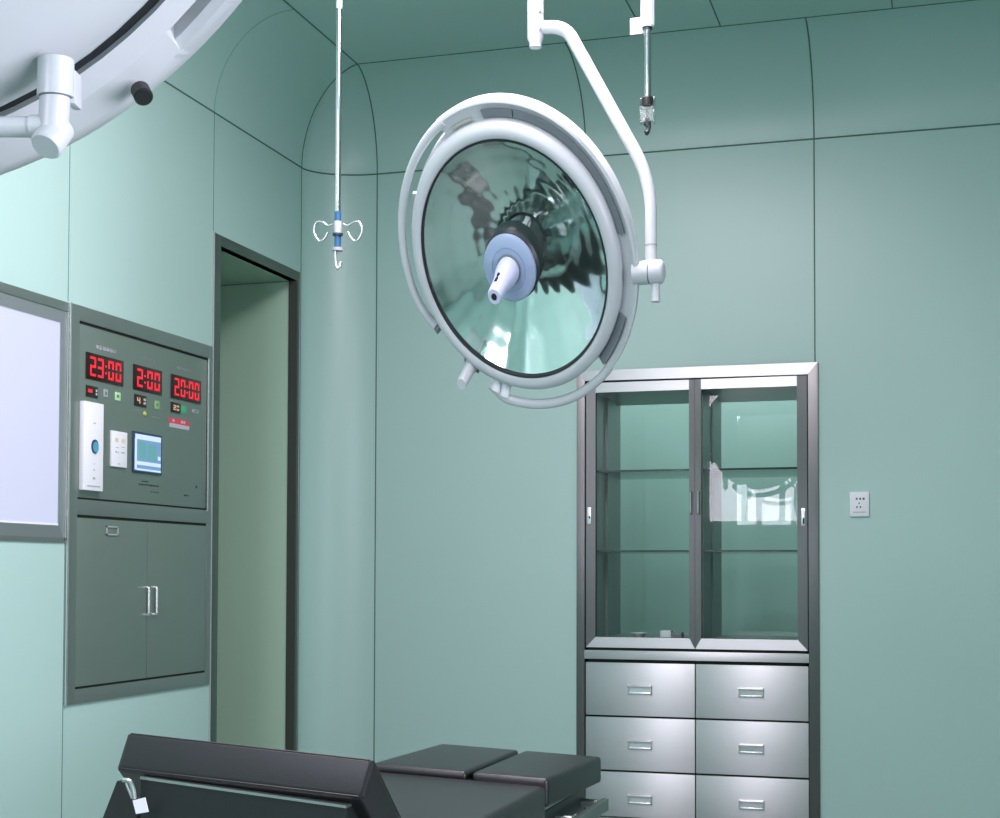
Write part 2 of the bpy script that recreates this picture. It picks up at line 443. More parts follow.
for (a, b, z0, z1, txt, mt) in ((4.366, 4.438, 1.645, 1.684, '-', 'led'), (4.678, 4.760, 1.648, 1.690, '41', 'led_pale'), (4.940, 5.010, 1.652, 1.691, '20', 'led_pale')):
    MB().box(FPX, FPX + .003, a, b, z0, z1, .001).build('meter', M['meter'], face)
    if txt == '-': MB().box(FPX + .003, FPX + .0042, a + .01, a + .036, (z0 + z1) / 2 - .004, (z0 + z1) / 2 + .007).build('digit', M[mt], face)
    else: digits(txt, a + .012, a + (b - a) * .85, z0 + .01, z1 - .01, FPX + .003, mt)
    for q in (.25, .55):
        if txt != '20': MB().box(FPX + .003, FPX + .0042, b - .014, b - .006, z0 + (z1 - z0) * q, z0 + (z1 - z0) * (q + .2)).build('meter_key', M['greytag'], face)
for (a, b, z0, z1, mt, nm) in ((4.476, 4.503, 1.656, 1.683, 'greymark', 'key'), (4.549, 4.585, 1.653, 1.682, 'ltgreen', 'indicator'), (4.821, 4.855, 1.652, 1.682, 'ltgreen2', 'indicator'), (5.018, 5.056, 1.657, 1.684, 'emerald', 'indicator'), (5.102, 5.155, 1.667, 1.681, 'greymark', 'key_lock')):
    o = MB().box(FPX, FPX + .002, a, b, z0, z1, .0008).build(nm, M[mt], face)
    if mt in ('ltgreen', 'ltgreen2', 'greymark'):
        MB().box(FPX + .002, FPX + .0026, a + (b - a) * .3, a + (b - a) * .72, z0 + (z1 - z0) * .34, z0 + (z1 - z0) * .7).build(nm + '_mark', M['panel'], face)
MB().cyl((FPX, 4.751, 1.626), (FPX + .005, 4.751, 1.626), .0075, .006, 16).build('yellow_lamp', M['yellow'], face)
MB().cyl((FPX, 5.144, 1.382), (FPX + .001, 5.144, 1.382), .006, .006, 12).build('screw', M['inkdark'], face)
MB().box(FPX, FPX + .001, 4.928, 5.081, 1.611, 1.632).build('warning_sticker', M['red'], face)
MB().box(FPX, FPX + .001, 4.932, 5.081, 1.596, 1.611).build('sticker_strip', M['greytag'], face)
for q in (.16, .58, .7): MB().box(FPX + .001, FPX + .0014, 4.928 + .153 * q, 4.928 + .153 * q + .014, 1.617, 1.627).build('sticker_print', M['greytag'], face)
# intercom, switch plate, touch screen
ic = lab(MB().box(FPX, FPX + .02, 4.330, 4.450, 1.326, 1.626, .004).build('intercom', M['white2'], K), 'tall white intercom with a blue button')
def disc_x(mb, y, z, ry, rz, x0, x1, seg=24):
    mb.prism([(x0, y + ry * math.cos(2 * PI * i / seg), z + rz * math.sin(2 * PI * i / seg)) for i in range(seg)], (x1 - x0, 0, 0)); return mb
disc_x(MB(), 4.394, 1.476, .021, .024, FPX + .02, FPX + .023).build('button_ring', M['navy'], ic)
disc_x(MB(), 4.396, 1.474, .017, .019, FPX + .02, FPX + .0245).build('button', M['cyan'], ic)
mb = MB()
for (y, z, w, h) in ((4.392, 1.555, .012, .004), (4.394, 1.417, .004, .004), (4.392, 1.397, .012, .003), (4.392, 1.368, .014, .007), (4.39, 1.341, .08, .004)):
    MB().box(FPX + .02, FPX + .0206, y - w / 2, y + w / 2, z - h / 2, z + h / 2).build('intercom_print', M['greymark'], ic)
sp = lab(MB().box(FPX, FPX + .008, 4.521, 4.623, 1.419, 1.544, .002).build('switch_plate', M['white2'], K), 'small white switch plate')
mb = MB()
for (y, z, w, h) in ((4.552, 1.513, .022, .014), (4.594, 1.513, .022, .014)): MB().box(FPX + .008, FPX + .009, y - w / 2, y + w / 2, z - h / 2, z + h / 2).build('switch_key', M['beige'], sp)
mb = MB()
for (y, z, w, h) in ((4.549, 1.471, .008, .006), (4.562, 1.470, .006, .005), (4.594, 1.471, .02, .004), (4.555, 1.487, .02, .002), (4.596, 1.49, .02, .002), (4.57, 1.43, .012, .003)): MB().box(FPX + .008, FPX + .0085, y - w / 2, y + w / 2, z - h / 2, z + h / 2).build('switch_print', M['greymark'], sp)
ts = lab(MB().box(FPX, FPX + .006, 4.667, 4.869, 1.408, 1.556, .002).build('touch_screen', M['navy'], K), 'blue touch screen')
MB().box(FPX + .006, FPX + .0066, 4.676, 4.860, 1.416, 1.548).build('screen', M['lcd'], ts)
mb = MB(); mb.box(FPX + .0066, FPX + .007, 4.68, 4.858, 1.529, 1.547); mb.box(FPX + .0066, FPX + .007, 4.68, 4.858, 1.437, 1.450); mb.box(FPX + .0066, FPX + .007, 4.676, 4.69, 1.42, 1.53); mb.box(FPX + .0066, FPX + .007, 4.69, 4.86, 1.418, 1.424); mb.box(FPX + .0066, FPX + .007, 4.838, 4.856, 1.462, 1.476)
mb.build('screen_bar', M['lcd_light'], ts)
mb = MB(); mb.box(FPX + .0066, FPX + .007, 4.70, 4.752, 1.46, 1.522); mb.box(FPX + .0066, FPX + .007, 4.764, 4.826, 1.456, 1.516)
mb.build('screen_field', M['lcd_green'], ts)
# cupboard doors
for (a, b, hy, wy) in ((4.324, 4.7815, 4.77, 0), (4.7855, 5.226, 4.826, 0)):
    d = MB().box(XL, FPX + .001, a, b, .668, 1.233, .0015).build('cupboard_door', M['panel'], K)
    x = FPX + .001
    mb = MB(); mb.tube(fillet([(x, hy, .897), (x + .014, hy, .897), (x + .014, hy, .996), (x, hy, .996)], .01, 5), .0052, 10)
    mb.build('handle', M['bright'], d)
    if a < 4.5:
        mb = MB(); t = .005
        mb.box(x, x + .004, 4.502, 4.578, 1.211 - t, 1.211); mb.box(x, x + .004, 4.502, 4.578, 1.179, 1.179 + t); mb.box(x, x + .004, 4.502, 4.502 + t, 1.179, 1.211); mb.box(x, x + .004, 4.578 - t, 4.578, 1.179, 1.211)
        mb.build('label_holder', M['greymark'], d)

# ------------------------------------------------------------------ X-ray light box
LBX = thing('film_viewer', 'glowing white X-ray film viewer in a metal frame at the left edge', 'light box', (XL, 3.8, 1.153))
ya, yb, za, zb = 3.32, 4.262, 1.153, 1.943
m = MB(); m.box(XL, XL + .006, ya, yb, 1.912, zb, .001); m.box(XL, XL + .004, ya, yb, za - .006, za + .01); m.box(XL, XL + .004, yb - .012, yb, za, zb); m.box(XL, XL + .004, ya, ya + .012, za, zb)
m.build('flange', M['panel_frame'], LBX)
def ring4(o, i, xo, xi):
    """sloped picture-frame sides: o, i = (y0, y1, z0, z1) outer and inner"""
    O = [(xo, o[0], o[2]), (xo, o[1], o[2]), (xo, o[1], o[3]), (xo, o[0], o[3])]
    I = [(xi, i[0], i[2]), (xi, i[1], i[2]), (xi, i[1], i[3]), (xi, i[0], i[3])]
    mb = MB()
    for k in range(4):
        q = (k + 1) % 4
        mb.quad(O[k], O[q], I[q], I[k])
    return mb
mb = ring4((ya + .012, 4.254, 1.157, 1.912), (ya + .06, 4.209, 1.204, 1.868), XL + .003, XL + .009)
for (a, b, c, d) in ((4.207, 4.2095, 1.20, 1.87),): mb.box(XL + .003, XL + .009, a, b, c, d)
mb.build('frame', M['lb_frame'], LBX, smooth=0)
lab(MB().box(XL, XL + .0065, ya + .06, 4.207, 1.203, 1.869, .001).build('diffuser', M['lightbox'], LBX), 'glowing white panel')
lab(MB().box(XL + .0065, XL + .009, ya + .06, 4.207, 1.203, 1.209).build('film_ledge', M['white2'], LBX), 'pale ledge')
lab(MB().box(XL, XL + .006, 4.2555, 4.2585, za, 1.912).build('edge_bead', M['bright'], LBX), 'bright bead')

# ------------------------------------------------------------------ instrument cabinet in back wall
C = thing('instrument_cabinet', 'tall stainless steel instrument cabinet with glass doors over drawers, set in the back wall', 'cabinet', (-1.028, YB, 0))
OF = YB - .014                     # front of the outer frame
m = MB(); m.box(-1.545, CABX0, OF, YB + .03, 0, 1.938, .002); m.box(CABX1, -.507, OF, YB + .03, 0, 1.938, .002)
lab(m.build('side_frame', M['steel_v'], C), 'upright steel frame strips, dim reflection put into the colour')
m = MB(); m.prism([(-1.545, OF - .0005, 1.938), (CABX0, OF - .0005, 1.893), (CABX1, OF - .0005, 1.888), (-.507, OF - .0005, 1.938)], (0, .03, 0))
lab(m.build('top_frame', M['steel_h'], C), 'bright steel top strip')
DEP = 6.87
m = MB(); m.box(CABX0 + .002, -1.474, YB + .02, DEP, .0, 1.895); m.box(-.58, CABX1 - .002, YB + .02, DEP, .0, 1.895)
m.box(CABX0, CABX1, YB + .02, DEP, 1.848, 1.895); m.box(CABX0, CABX1, YB + .02, DEP, .70, .768)
m.box(-1.035, -.996, YB + .03, DEP, .74, 1.86)
m.box(-1.474, -1.462, YB + .24, YB + .27, .768, 1.85); m.box(-.996, -.989, YB + .26, YB + .29, .768, 1.85)
m.build('carcass', M['inner_side'], C)
MB().quad((CABX0, DEP - .01, .76), (CABX1, DEP - .01, .76), (CABX1, DEP - .01, 1.85), (CABX0, DEP - .01, 1.85)).build('back_pane', M['shelf'], C)
MB().box(CABX0, CABX1, DEP - .02, DEP, 0, .76).build('back_panel', M['inner_side'], C)
mb = MB()
for z in (.726, .674): mb.box(CABX0, CABX1, YB, YB + .02, z - .012, z + .012)
mb.box(CABX0, CABX0 + .012, YB, YB + .02, 0, CABZ); mb.box(CABX1 - .012, CABX1, YB, YB + .02, 0, CABZ); mb.box(CABX0, CABX1, YB, YB + .02, 1.878, CABZ); mb.box(CABX0, CABX1, YB + .012, YB + .02, 0, .68)
mb.build('shadow_gap', M['gap'], C)
for z in (1.500, 1.149):
    for (a, b) in ((-1.474, -1.035), (-.996, -.58)):
        s = MB().box(a, b, YB + .05, DEP, z - .004, z + .004).build('shelf', M['shelf'], C)
        MB().box(a, b, YB + .046, YB + .05, z - .0045, z + .0045).build('shelf_edge', M['shelf_edge'], s)
# doors
DF = YB - .008
for (x0, x1, gx0, gx1, lx, hx, lb) in ((-1.503, -1.0265, -1.461, -1.051, -1.489, -1.042, 'left glass door'), (-1.0255, -.5535, -.9995, -.595, -.570, -1.0095, 'right glass door')):
    zb_, zt_ = .731, 1.884; gz0, gz1 = .776, 1.841
    cut = .006
    m = MB()
    m.prism([(x0, DF, zb_), (gx0, DF, gz0), (gx0, DF, zt_), (x0, DF, zt_)], (0, .02, 0))
    m.prism([(x1, DF, zb_), (x1, DF, zt_), (gx1, DF, zt_), (gx1, DF, gz0)], (0, .02, 0))
    door = lab(m.build('door', M['steel_v'], C), lb)
    m = MB(); m.prism([(gx0, DF, gz1), (gx1, DF, gz1), (gx1, DF, zt_), (gx0, DF, zt_)], (0, .02, 0)); m.build('top_rail', M['steel_h'], door)
    m = MB(); m.prism([(x0, DF - .0003, zb_), (x1, DF - .0003, zb_), (gx1, DF - .0003, gz0), (gx0, DF - .0003, gz0)], (0, .02, 0)); m.build('bottom_rail', M['steel_h'], door)
    MB().quad((gx0, DF + .012, gz0), (gx1, DF + .012, gz0), (gx1, DF + .012, gz1), (gx0, DF + .012, gz1)).build('pane', M['glass'], door)
    MB().tube(fillet([(hx, DF, 1.308), (hx, DF - .02, 1.308), (hx, DF - .02, 1.401), (hx, DF, 1.401)], .006, 4), .0045, 8).build('handle', M['bright'], door)
    lk = MB().box(lx - .0085, lx + .0085, DF - .003, DF, 1.252 if lx > -1 else 1.266, 1.326 if lx > -1 else 1.34, .002).build('lock', M['bright'], door)
    MB().box(lx - .002, lx + .005, DF - .0036, DF - .003, 1.262 if lx > -1 else 1.29, 1.286 if lx > -1 else 1.302).build('keyhole', M['gap'], door)
lab(MB().box(CABX0 - .001, CABX1 + .001, OF - .003, YB + .02, .681, .719, .0015).build('mid_rail', M['steel_h'], C), 'steel rail between doors and drawers')
zs = [.670, .4345, .2, -.01]
for r in range(3):
    for (x0, x1, hx, lc) in ((CABX0 + .004, -1.0275, -1.265, 'left column'), (-1.0235, CABX1 - .003, -.789, 'right column')):
        z1_, z0_ = zs[r] - .004, max(zs[r + 1] + .004, .004)
        lb = ('upper', 'middle', 'lower')[r] + ' drawer of the ' + lc
        d = lab(MB().box(x0, x1, DF, YB + .015, z0_, z1_, .0012).build('drawer', M['steel_h'], C), lb)
        hz = (.553, .317, .083)[r]; w, h = .053, .02
        mb = MB()
        mb.prism([(hx - w, DF - .009, hz - .004), (hx + w, DF - .009, hz - .004), (hx + w, DF - .013, hz + h - .006), (hx + w, DF, hz + h), (hx - w, DF, hz + h), (hx - w, DF - .013, hz + h - .006)][0:0] or [(hx - w, DF, hz + h), (hx - w, DF - .014, hz + h - .006), (hx - w, DF - .012, hz + .006), (hx - w, DF, hz + .004)], (2 * w, 0, 0))
        mb.box(hx - w, hx - w + .006, DF - .012, DF, hz - h, hz + h, .002); mb.box(hx + w - .006, hx + w, DF - .012, DF, hz - h, hz + h, .002); mb.box(hx - w, hx + w, DF - .008, DF, hz - h, hz - h + .007, .002)
        mb.build('handle', M['bright'], d)
        MB().box(hx - w + .006, hx + w - .006, DF - .001, DF, hz - h + .006, hz + .006).build('handle_recess', M['bright'], d)
# small things on the cabinet floor
q = on_y(639, 632, 6.52)
mb = MB(); o = V((q.x, 6.52, .768)); mb.lathe([(0, .002), (.02, 0), (.036, .018), (.034, .019), (.02, .004), (0, .006)], o, V((1, 0, 0)), V((0, 1, 0)), V((0, 0, 1)), 24)
mb.base = o; tag(mb.build('dish', M['white2']), 'shallow white dish on the cabinet floor behind the left glass door', 'dish')
q = on_y(667, 634, 6.50)
q.z = .768
bx = thing('carton', 'low pale box with a dark end on the cabinet floor behind the left glass door', 'box', (q.x, 6.5, .7695))
MB().box(q.x - .025, q.x + .022, 6.47, 6.53, .7695, .80, .002).build('carton_body', M['white2'], bx)
MB().box(q.x + .022, q.x + .07, 6.47, 6.53, .7695, .793, .002).build('carton_end', M['gray_slot'], bx)

# ------------------------------------------------------------------ wall socket
a, b = on_y(849.8, 492, YB), on_y(869.4, 516.5, YB)
sx, sz = (a.x + b.x) / 2, (a.z + b.z) / 2; w, h = (b.x - a.x) / 2, (a.z - b.z) / 2
so = thing('wall_socket', 'white power socket on the green wall right of the steel cabinet', 'socket', (sx, YB, sz - h))
MB().box(sx - w, sx + w, YB - .011, YB, sz - h, sz + h, .003).build('plate', M['white2'], so)
mb = MB()
for (dx, dz, ww, hh) in ((-.011, .022, .0035, .008), (.003, .022, .0035, .008), (.017, .022, .004, .008), (-.001, .004, .0025, .006), (-.01, -.012, .0025, .008), (.004, -.012, .0025, .008)):
    mb.box(sx + dx - ww, sx + dx + ww, YB - .0115, YB - .0105, sz + dz - hh / 2, sz + dz + hh / 2)
mb.build('pin_slot', M['inkdark'], so)
MB().box(sx - w * .66, sx + w * .66, YB - .0116, YB - .0108, sz - h * .68, sz - h * .62).build('plate_groove', M['greymark'], so)

# ------------------------------------------------------------------ operating lamps
KZ = 1.35       # the room and all in it is drawn a little taller than wide
def true_frame(px, py, depth, n=None, az=0, el=0):
    d = ray(px, py); d = V((d.x, d.y, d.z / KZ)); o = d * depth
    if n is None: n = V((math.cos(el) * math.sin(az), -math.cos(el) * math.cos(az), math.sin(el)))
    n = n.normalized(); u = V((0, 0, 1)).cross(n).normalized(); v = n.cross(u)
    return o, u, v, n
def W(p): return V((p[0], p[1], EYE.z + KZ * p[2]))
def lamp_head(root, fr, sc=1, rot=0, behind=False):
    o, u, v, n = fr
    c_, s_ = math.cos(math.radians(rot)), math.sin(math.radians(rot))
    u, v = (u * c_ + v * s_) * sc, (v * c_ - u * s_) * sc
    n = n * sc
    def L(prof, seg=96, a0=0, a1=360, close=False): return MB().lathe(prof, o, u, v, n, seg, a0, a1, close)
    def pt(r, ang, w=0):
        t = math.radians(ang); return o + u * (r * math.cos(t)) + v * (r * math.sin(t)) + n * w
    # white front rim
    L([(.257, -.012), (.257, .0), (.262, .006), (.272, .008), (.284, .003), (.2905, -.006), (.292, -.02), (.290, -.05), (.262, -.06), (.257, -.05)], close=True).xf(W).build('rim', M['white'], root, 50)
    L([(.2535, -.006), (.2535, .002), (.2585, .004), (.2585, -.006)], close=True).xf(W).build('gasket', M['gasket'], root)
    # shell between rim and hand rail
    A0, A1 = -52, 115
    L([(.288, -.026), (.300, -.022), (.318, -.016), (.326, -.009), (.333, -.011), (.3355, -.02), (.330, -.045), (.314, -.068), (.287, -.078)], 72, A0, A1, True).xf(W).build('shell', M['white'], root, 50)
    mb = MB(); mb.lathe([(.2945, -.0225), (.2945, -.0175), (.3135, -.0105), (.3135, -.0155)], o, u, v, n, 8, 76.5, 92, True)
    lab(mb.xf(W).build('vent', M['gray_slot'], root), 'pale grey vent strip')
    mb = MB(); mb.lathe([(.2945, -.0225), (.2945, -.0175), (.3135, -.0105), (.3135, -.0155)], o, u, v, n, 40, 5.5, 76, True)
    lab(mb.xf(W).build('vent', M['gray_slot'], root), 'long dark grey vent strip')
    mb = MB(); mb.lathe([(.2945, -.0225), (.2945, -.0175), (.3125, -.0105), (.3125, -.0155)], o, u, v, n, 16, -52, -28, True)
    lab(mb.xf(W).build('vent', M['gray_slot'], root), 'short grey vent strip low on the rim')
    mb = MB(); mb.lathe([(.297, -.02), (.297, -.0165), (.303, -.0145), (.303, -.018)], o, u, v, n, 10, 98, 110, True)
    mb.xf(W).build('slot', M['tan'], root)
    L([(.286, -.035), (.298, -.04), (.300, -.074), (.287, -.078)], close=True).xf(W).build('rear_ring', M['white'], root, 50)
    if behind:
        L([(.309, -.03), (.316, -.015), (.326, -.009), (.333, -.011), (.3355, -.02), (.330, -.045), (.314, -.068), (.309, -.066)], 90, A1 - 1, A0 + 361, True).xf(W).build('outer_ring', M['white'], root, 50)
    # hand rails
    def rail(a0, a1, nm, r0=.326, out=None, seg=40):
        pts = []
        for i in range(seg + 1):
            t = i / seg; a = a0 + (a1 - a0) * t
            r = r0 + (out(t) if out else 0)
            pts.append(pt(r, a, -.018))
        return MB().tube(pts, .0105 * sc, 12).xf(W).build(nm, M['white'], root, 60)
    if not behind: rail(112, 206, 'hand_rail', .3235, lambda t: -.016 * max(0, (t - .8) / .2) ** 2)
    if not behind: rail(-118, -51, 'hand_rail', .334, lambda t: -.018 * max(0, (.12 - t) / .12) - .006 * t)
    if not behind: L([(.298, -.04), (.306, -.034), (.308, -.042), (.300, -.05)], 40, 150, 206, True).xf(W).build('under_rail', M['white'], root)
    MB().tube([pt(.293, -115, -.03), pt(.322, -115, -.012)], .013 * sc, 10).xf(W).build('rail_bracket', M['white2'], root)
    MB().tube([pt(.293, -110, -.03), pt(.326, -110, -.012)], .013 * sc, 10).xf(W).build('rail_bracket', M['white2'], root)
    MB().tube([pt(.300, -152.5, -.022), pt(.310, -152.5, -.010)], .008 * sc, 8).xf(W).build('rail_clip', M['gray_slot'], root)
    # focus handle stub
    k0 = pt(.3, -130, -.015)
    MB().tube([k0, k0 + n * .006, k0 + n * .0061, k0 + n * .072, k0 + n * .076], [q * sc for q in (.018, .018, .015, .0138, .0125)], 20).xf(W).build('focus_handle', M['white'], root)
    MB().box(-.022, .022, -.006, .006, -.006, .004, .002).xf(lambda c: W(k0 + u * c.x * math.cos(.67) - v * c.x * math.sin(.67) + v * c.y + n * c.z)).build('handle_clip', M['gray_slot'], root)
    # rear dome
    prof = [(.278, -.06)] + [(.278 * math.cos(t), -.079 - .10 * math.sin(t)) for t in [PI / 2 * i / 14 for i in range(15)]]
    L(prof).xf(W).build('rear_dome', M['white'], root, 50)
    L([(.277, -.073), (.288, -.073), (.288, -.06), (.277, -.06)], close=True).xf(W).build('dome_seal', M['gasket'], root)
    # mirror dish made of flat facets
    rows = []
    for q in range(25):
        r = .255 - .195 * q / 24
        row = []
        for k in range(289):
            t = 2 * PI * k / 288
            w_ = -.008 - .092 * (1 - (r / .255) ** 2) + .00042 * (r / .255) * math.cos(24 * t) + .0003 * math.cos(r * 150)
            row.append(o + u * (r * math.cos(t)) + v * (r * math.sin(t)) + n * w_)
        rows.append(row)
    MB().grid(rows).xf(W).build('reflector', M['mirror'], root, 60)
    L([(.0, -.0005), (.2545, -.0005)], 64).xf(W).build('lens', M['lens'], root, 0)
    # bulb assembly on the axis
    L([(.056, -.093), (.056, -.034)], 32).xf(W).build('bulb', M['bulb'], root)
    L([(.0, -.095), (.012, -.095), (.012, -.03), (.0, -.03)], 24).xf(W).build('bulb_core', M['chrome'], root)
    L([(.0, -.035), (.070, -.035), (.0745, -.03), (.0765, .010), (.071, .016), (.0, .016)], 40).xf(W).build('hub', M['drum'], root)
    L([(.0, -.0405), (.066, -.0405), (.068, -.0375), (.068, -.035), (.0, -.035)], 40).xf(W).build('added_bright_disc', M['bright'], root)  # bright disc added behind the hub to lighten its reflection in the dish
    plate = L([(.0, .016), (.069, .016), (.0715, .019), (.0715, .027), (.067, .0305), (.047, .032), (.045, .030), (.0, .030)], 40).xf(W).build('hub_plate', M['blue_plate'], root)
    L([(.0, .030), (.033, .030), (.033, .033), (.0, .033)], 28).xf(W).build('collar', M['gray_slot'], plate)
    hd = L([(.0, .033), (.029, .033), (.0295, .045), (.027, .065), (.0215, .085), (.019, .12), (.0185, .136), (.016, .140), (.0, .140)], 28).xf(W).build('sterile_handle', M['handle_blue'], root)
    L([(.0, .1385), (.0075, .1385), (.0075, .1408), (.0, .1408)], 14).xf(W).build('handle_hole', M['gap'], hd)
    # two slots on the side of the handle
    mb = MB()
    for (w0, w1, r) in ((.10, .115, .0195), (.088, .096, .0215)):
        for s in (0,):
            a = math.radians(92)
            d = u * math.cos(a) + v * math.sin(a)
            mb.tube([o + d * r + n * w0, o + d * r + n * w1], .0035 * sc, 8)
    mb.xf(W).build('handle_slot', M['gap'], hd)
    return pt

# main lamp
fr = true_frame(513.036, 262.11, 3.86, None, -.150, -.625)
o_, u_, v_, n_ = fr
LY = W(o_ + u_ * (.316 * math.cos(math.radians(-9))) + v_ * (.316 * math.sin(math.radians(-9))) - n_ * .035).y
pole = on_y(535.5, 20, LY)
A = thing('operating_lamp', 'round white operating lamp with mirrored dish hanging over the table', 'lamp', (pole.x, LY, ZT), 'operating lamps')
pt = lamp_head(A, fr)
j0 = W(pt(.316, -9.0, -.035))
jz = on_y(650, 272.3, j0.y).z
j0.z = jz
j1, j2 = on_y(649, 272, j0.y), on_y(664.5, 272, j0.y)
j1.z = j2.z = jz
ax = V((1, 0, 0))
jr = .0305
MB().cyl(j0, j1, jr, jr, 32).build('joint', M['white'], A, 50)
MB().tube([j1 + ax * .001, j1 + ax * .003, j2 - ax * .008, j2 - ax * .002, j2], [jr - .002, jr + .001, jr + .0005, jr - .005, jr - .012], 32).build('joint_cap', M['white'], A, 50)
st0, st1 = on_y(655.5, 284, LY), on_y(655.5, 302, LY)
MB().cyl(st0, st1, .0115, .0115, 20, .001).build('joint_stub', M['white'], A)
path = fillet([on_y(651, 268, LY), on_y(651, 180, LY), on_y(566, 27, LY), on_y(538, 27.5, LY)], [.09, .075], 12)
MB().tube(path, [.0150 + .0022 * min(1, i / len(path) * 1.3) for i in range(len(path))], 20).build('arm', M['white'], A, 60)
MB().tube([on_y(651, 244.5, LY), on_y(651, 246, LY)], .0156, 20).build('arm_seam', M['greymark'], A)
pb = on_y(535.5, 43, LY); pm = on_y(535.5, 14.5, LY)
MB().tube([V((pole.x, LY, pb.z - .012)), V((pole.x, LY, pb.z)), V((pole.x, LY, pb.z + .012)), V((pole.x, LY, pm.z - .002))], [.0155, .0158, .0212, .0212], 32).build('pole_collar', M['white'], A, 30)
MB().cyl((pole.x, LY, pm.z), (pole.x, LY, ZT - .03), .0212, .0212, 32).build('pole', M['white'], A)
MB().cyl((pole.x, LY, pm.z - .003), (pole.x, LY, pm.z + .001), .020, .020, 32).build('pole_seam', M['greymark'], A)
MB().cyl((pole.x, LY, ZT - .06), (pole.x, LY, ZT), .09, .1, 40).build('ceiling_rose', M['white'], A)
for (px, py) in ((541.8, 12), (541.8, 30), (536, 1)):
    q = on_y(px, py, LY); MB().box(q.x - .0015, q.x + .0015, LY - .0225, LY - .012, q.z - .006, q.z + .006).build('screw_mark', M['greymark'], A)

# near lamp, seen from behind
SC2 = 1.366
fr2 = true_frame(-249.9, -656.1, .7203 * SC2, V((-.4286, .6249, .6525)))
B = thing('operating_lamp', 'white operating lamp seen from behind in the top left corner, cut off by the frame', 'lamp', (-2.0, 1.4, ZT), 'operating lamps')
pt2 = lamp_head(B, fr2, SC2, 278, True)
def near(px, py, d): r = ray(px, py); return EYE + r * d
D1 = 1.085
MB().tube([near(56, 58, D1), near(56, 59.5, D1), near(55.5, 97, D1)], [.0115, .0130, .0132], 32).build('yoke_sleeve', M['white'], B, 40)
MB().box(-.005, .005, -.01, .01, -.013, .013, .003).xf(lambda c: near(74, 90, D1 + .012) + RT * (c.x * .7) + UP * c.z + FW * c.y).build('yoke_tab', M['white'], B)
p0, p1 = near(55.3, 94, D1), near(52.5, 141, D1)
MB().tube([p0, p1], .0110, 28).build('yoke_pin', M['white'], B)
MB().tube([near(55.4, 96, D1), near(55.4, 98, D1)], .0117, 28).build('pin_ring', M['gray_slot'], B)
bd = (-FW * .55 - V((0, 0, 1)) * .75 - RT * .25).normalized()
bc = near(53, 136, D1)
MB().tube([bc - bd * .010, bc + bd * .011, bc + bd * .013], [.0118, .0118, .0105], 28).build('elbow', M['white'], B, 40)
q0 = near(48, 127, D1)
MB().tube([q0, near(31, 127, D1)], .0088, 24).build('elbow_sleeve', M['white'], B)
path = fillet([near(34, 127, D1), near(-150, 127, D1), V((-2.0, 1.4, 2.6)), V((-2.0, 1.4, ZT))], [.08, .1], 8)
MB().tube(path, .0076, 20).build('arm', M['white'], B, 60)
MB().cyl((-2.0, 1.4, ZT - .05), (-2.0, 1.4, ZT), .08, .09, 32).build('ceiling_rose', M['white'], B)
kc = near(142.5, 94.5, 1.18)
kd = (RT * .35 - FW * .6 - UP * .6).normalized()
MB().tube([kc - kd * .009, kc - kd * .008, kc + kd * .004, kc + kd * .0055], [.0066, .0077, .0077, .0066], 18).build('knob', M['black'], B, 20)

# ------------------------------------------------------------------ drip hangers
HY = 4.25
q = on_y(338.6, 100, HY); hx = q.x
I = thing('drip_hanger', 'thin steel drip rod with blue sleeve and curled hooks, near the room corner', 'drip hanger', (hx, HY, ZT))
def hz(py): return on_y(337.5, py, HY).z
MB().cyl((hx, HY, hz(9)), (hx, HY, ZT), .0097, .0097, 16).build('upper_rod', M['white'], I)
MB().cyl((hx, HY, hz(214)), (hx, HY, hz(9)), .0092, .0092, 16).build('rod', M['chrome'], I)
MB().cyl((hx, HY, ZT - .02), (hx, HY, ZT), .03, .035, 24).build('ceiling_runner', M['white'], I)
MB().cyl((hx, HY, hz(249)), (hx, HY, hz(212)), .0105, .0105, 20).build('sleeve', M['sleeve'], I)
MB().tube([V((hx, HY, hz(233.5))), V((hx, HY, hz(221.5)))], .0125, 20).build('hook_collar', M['greytag'], I)
MB().cyl((hx, HY, hz(235.5)), (hx, HY, hz(233.5)), .0165, .0165, 20).build('ring', M['navy'], I)
MB().cyl((hx, HY, hz(251)), (hx, HY, hz(248)), .0175, .019, 20).build('flange', M['greytag'], I)
s = HY / FL * 1.04
for sg in (-1, 1):
    P2 = [(5, 224), (10, 225.5), (15, 222.5), (20, 221.5), (23, 225), (24, 231), (22, 237), (18.5, 241), (15, 240), (12, 236), (10, 232)]
    pts = [on_y(338 + sg * a, b, HY - .01) for a, b in P2]
    sm = []
    for i in range(len(pts) - 1):
        p_, a_, b_, c_ = pts[max(i - 1, 0)], pts[i], pts[i + 1], pts[min(i + 2, len(pts) - 1)]
        for k in range(4):
            t = k / 4
            sm.append(.5 * ((2 * a_) + (b_ - p_) * t + (2 * p_ - 5 * a_ + 4 * b_ - c_) * t * t + (3 * a_ - p_ - 3 * b_ + c_) * t ** 3))
    sm.append(pts[-1])
    MB().tube(sm, .0036, 10).build('hook', M['bright'], I, 60)
P2 = [(-1.5, 251), (-1.5, 258), (-.5, 266), (1.5, 269.5), (3.5, 268), (4.8, 262)]
MB().tube([V((hx + a * s, HY - .005, hz(b))) for a, b in P2], .0052, 10).build('bottom_hook', M['bright'], I, 60)

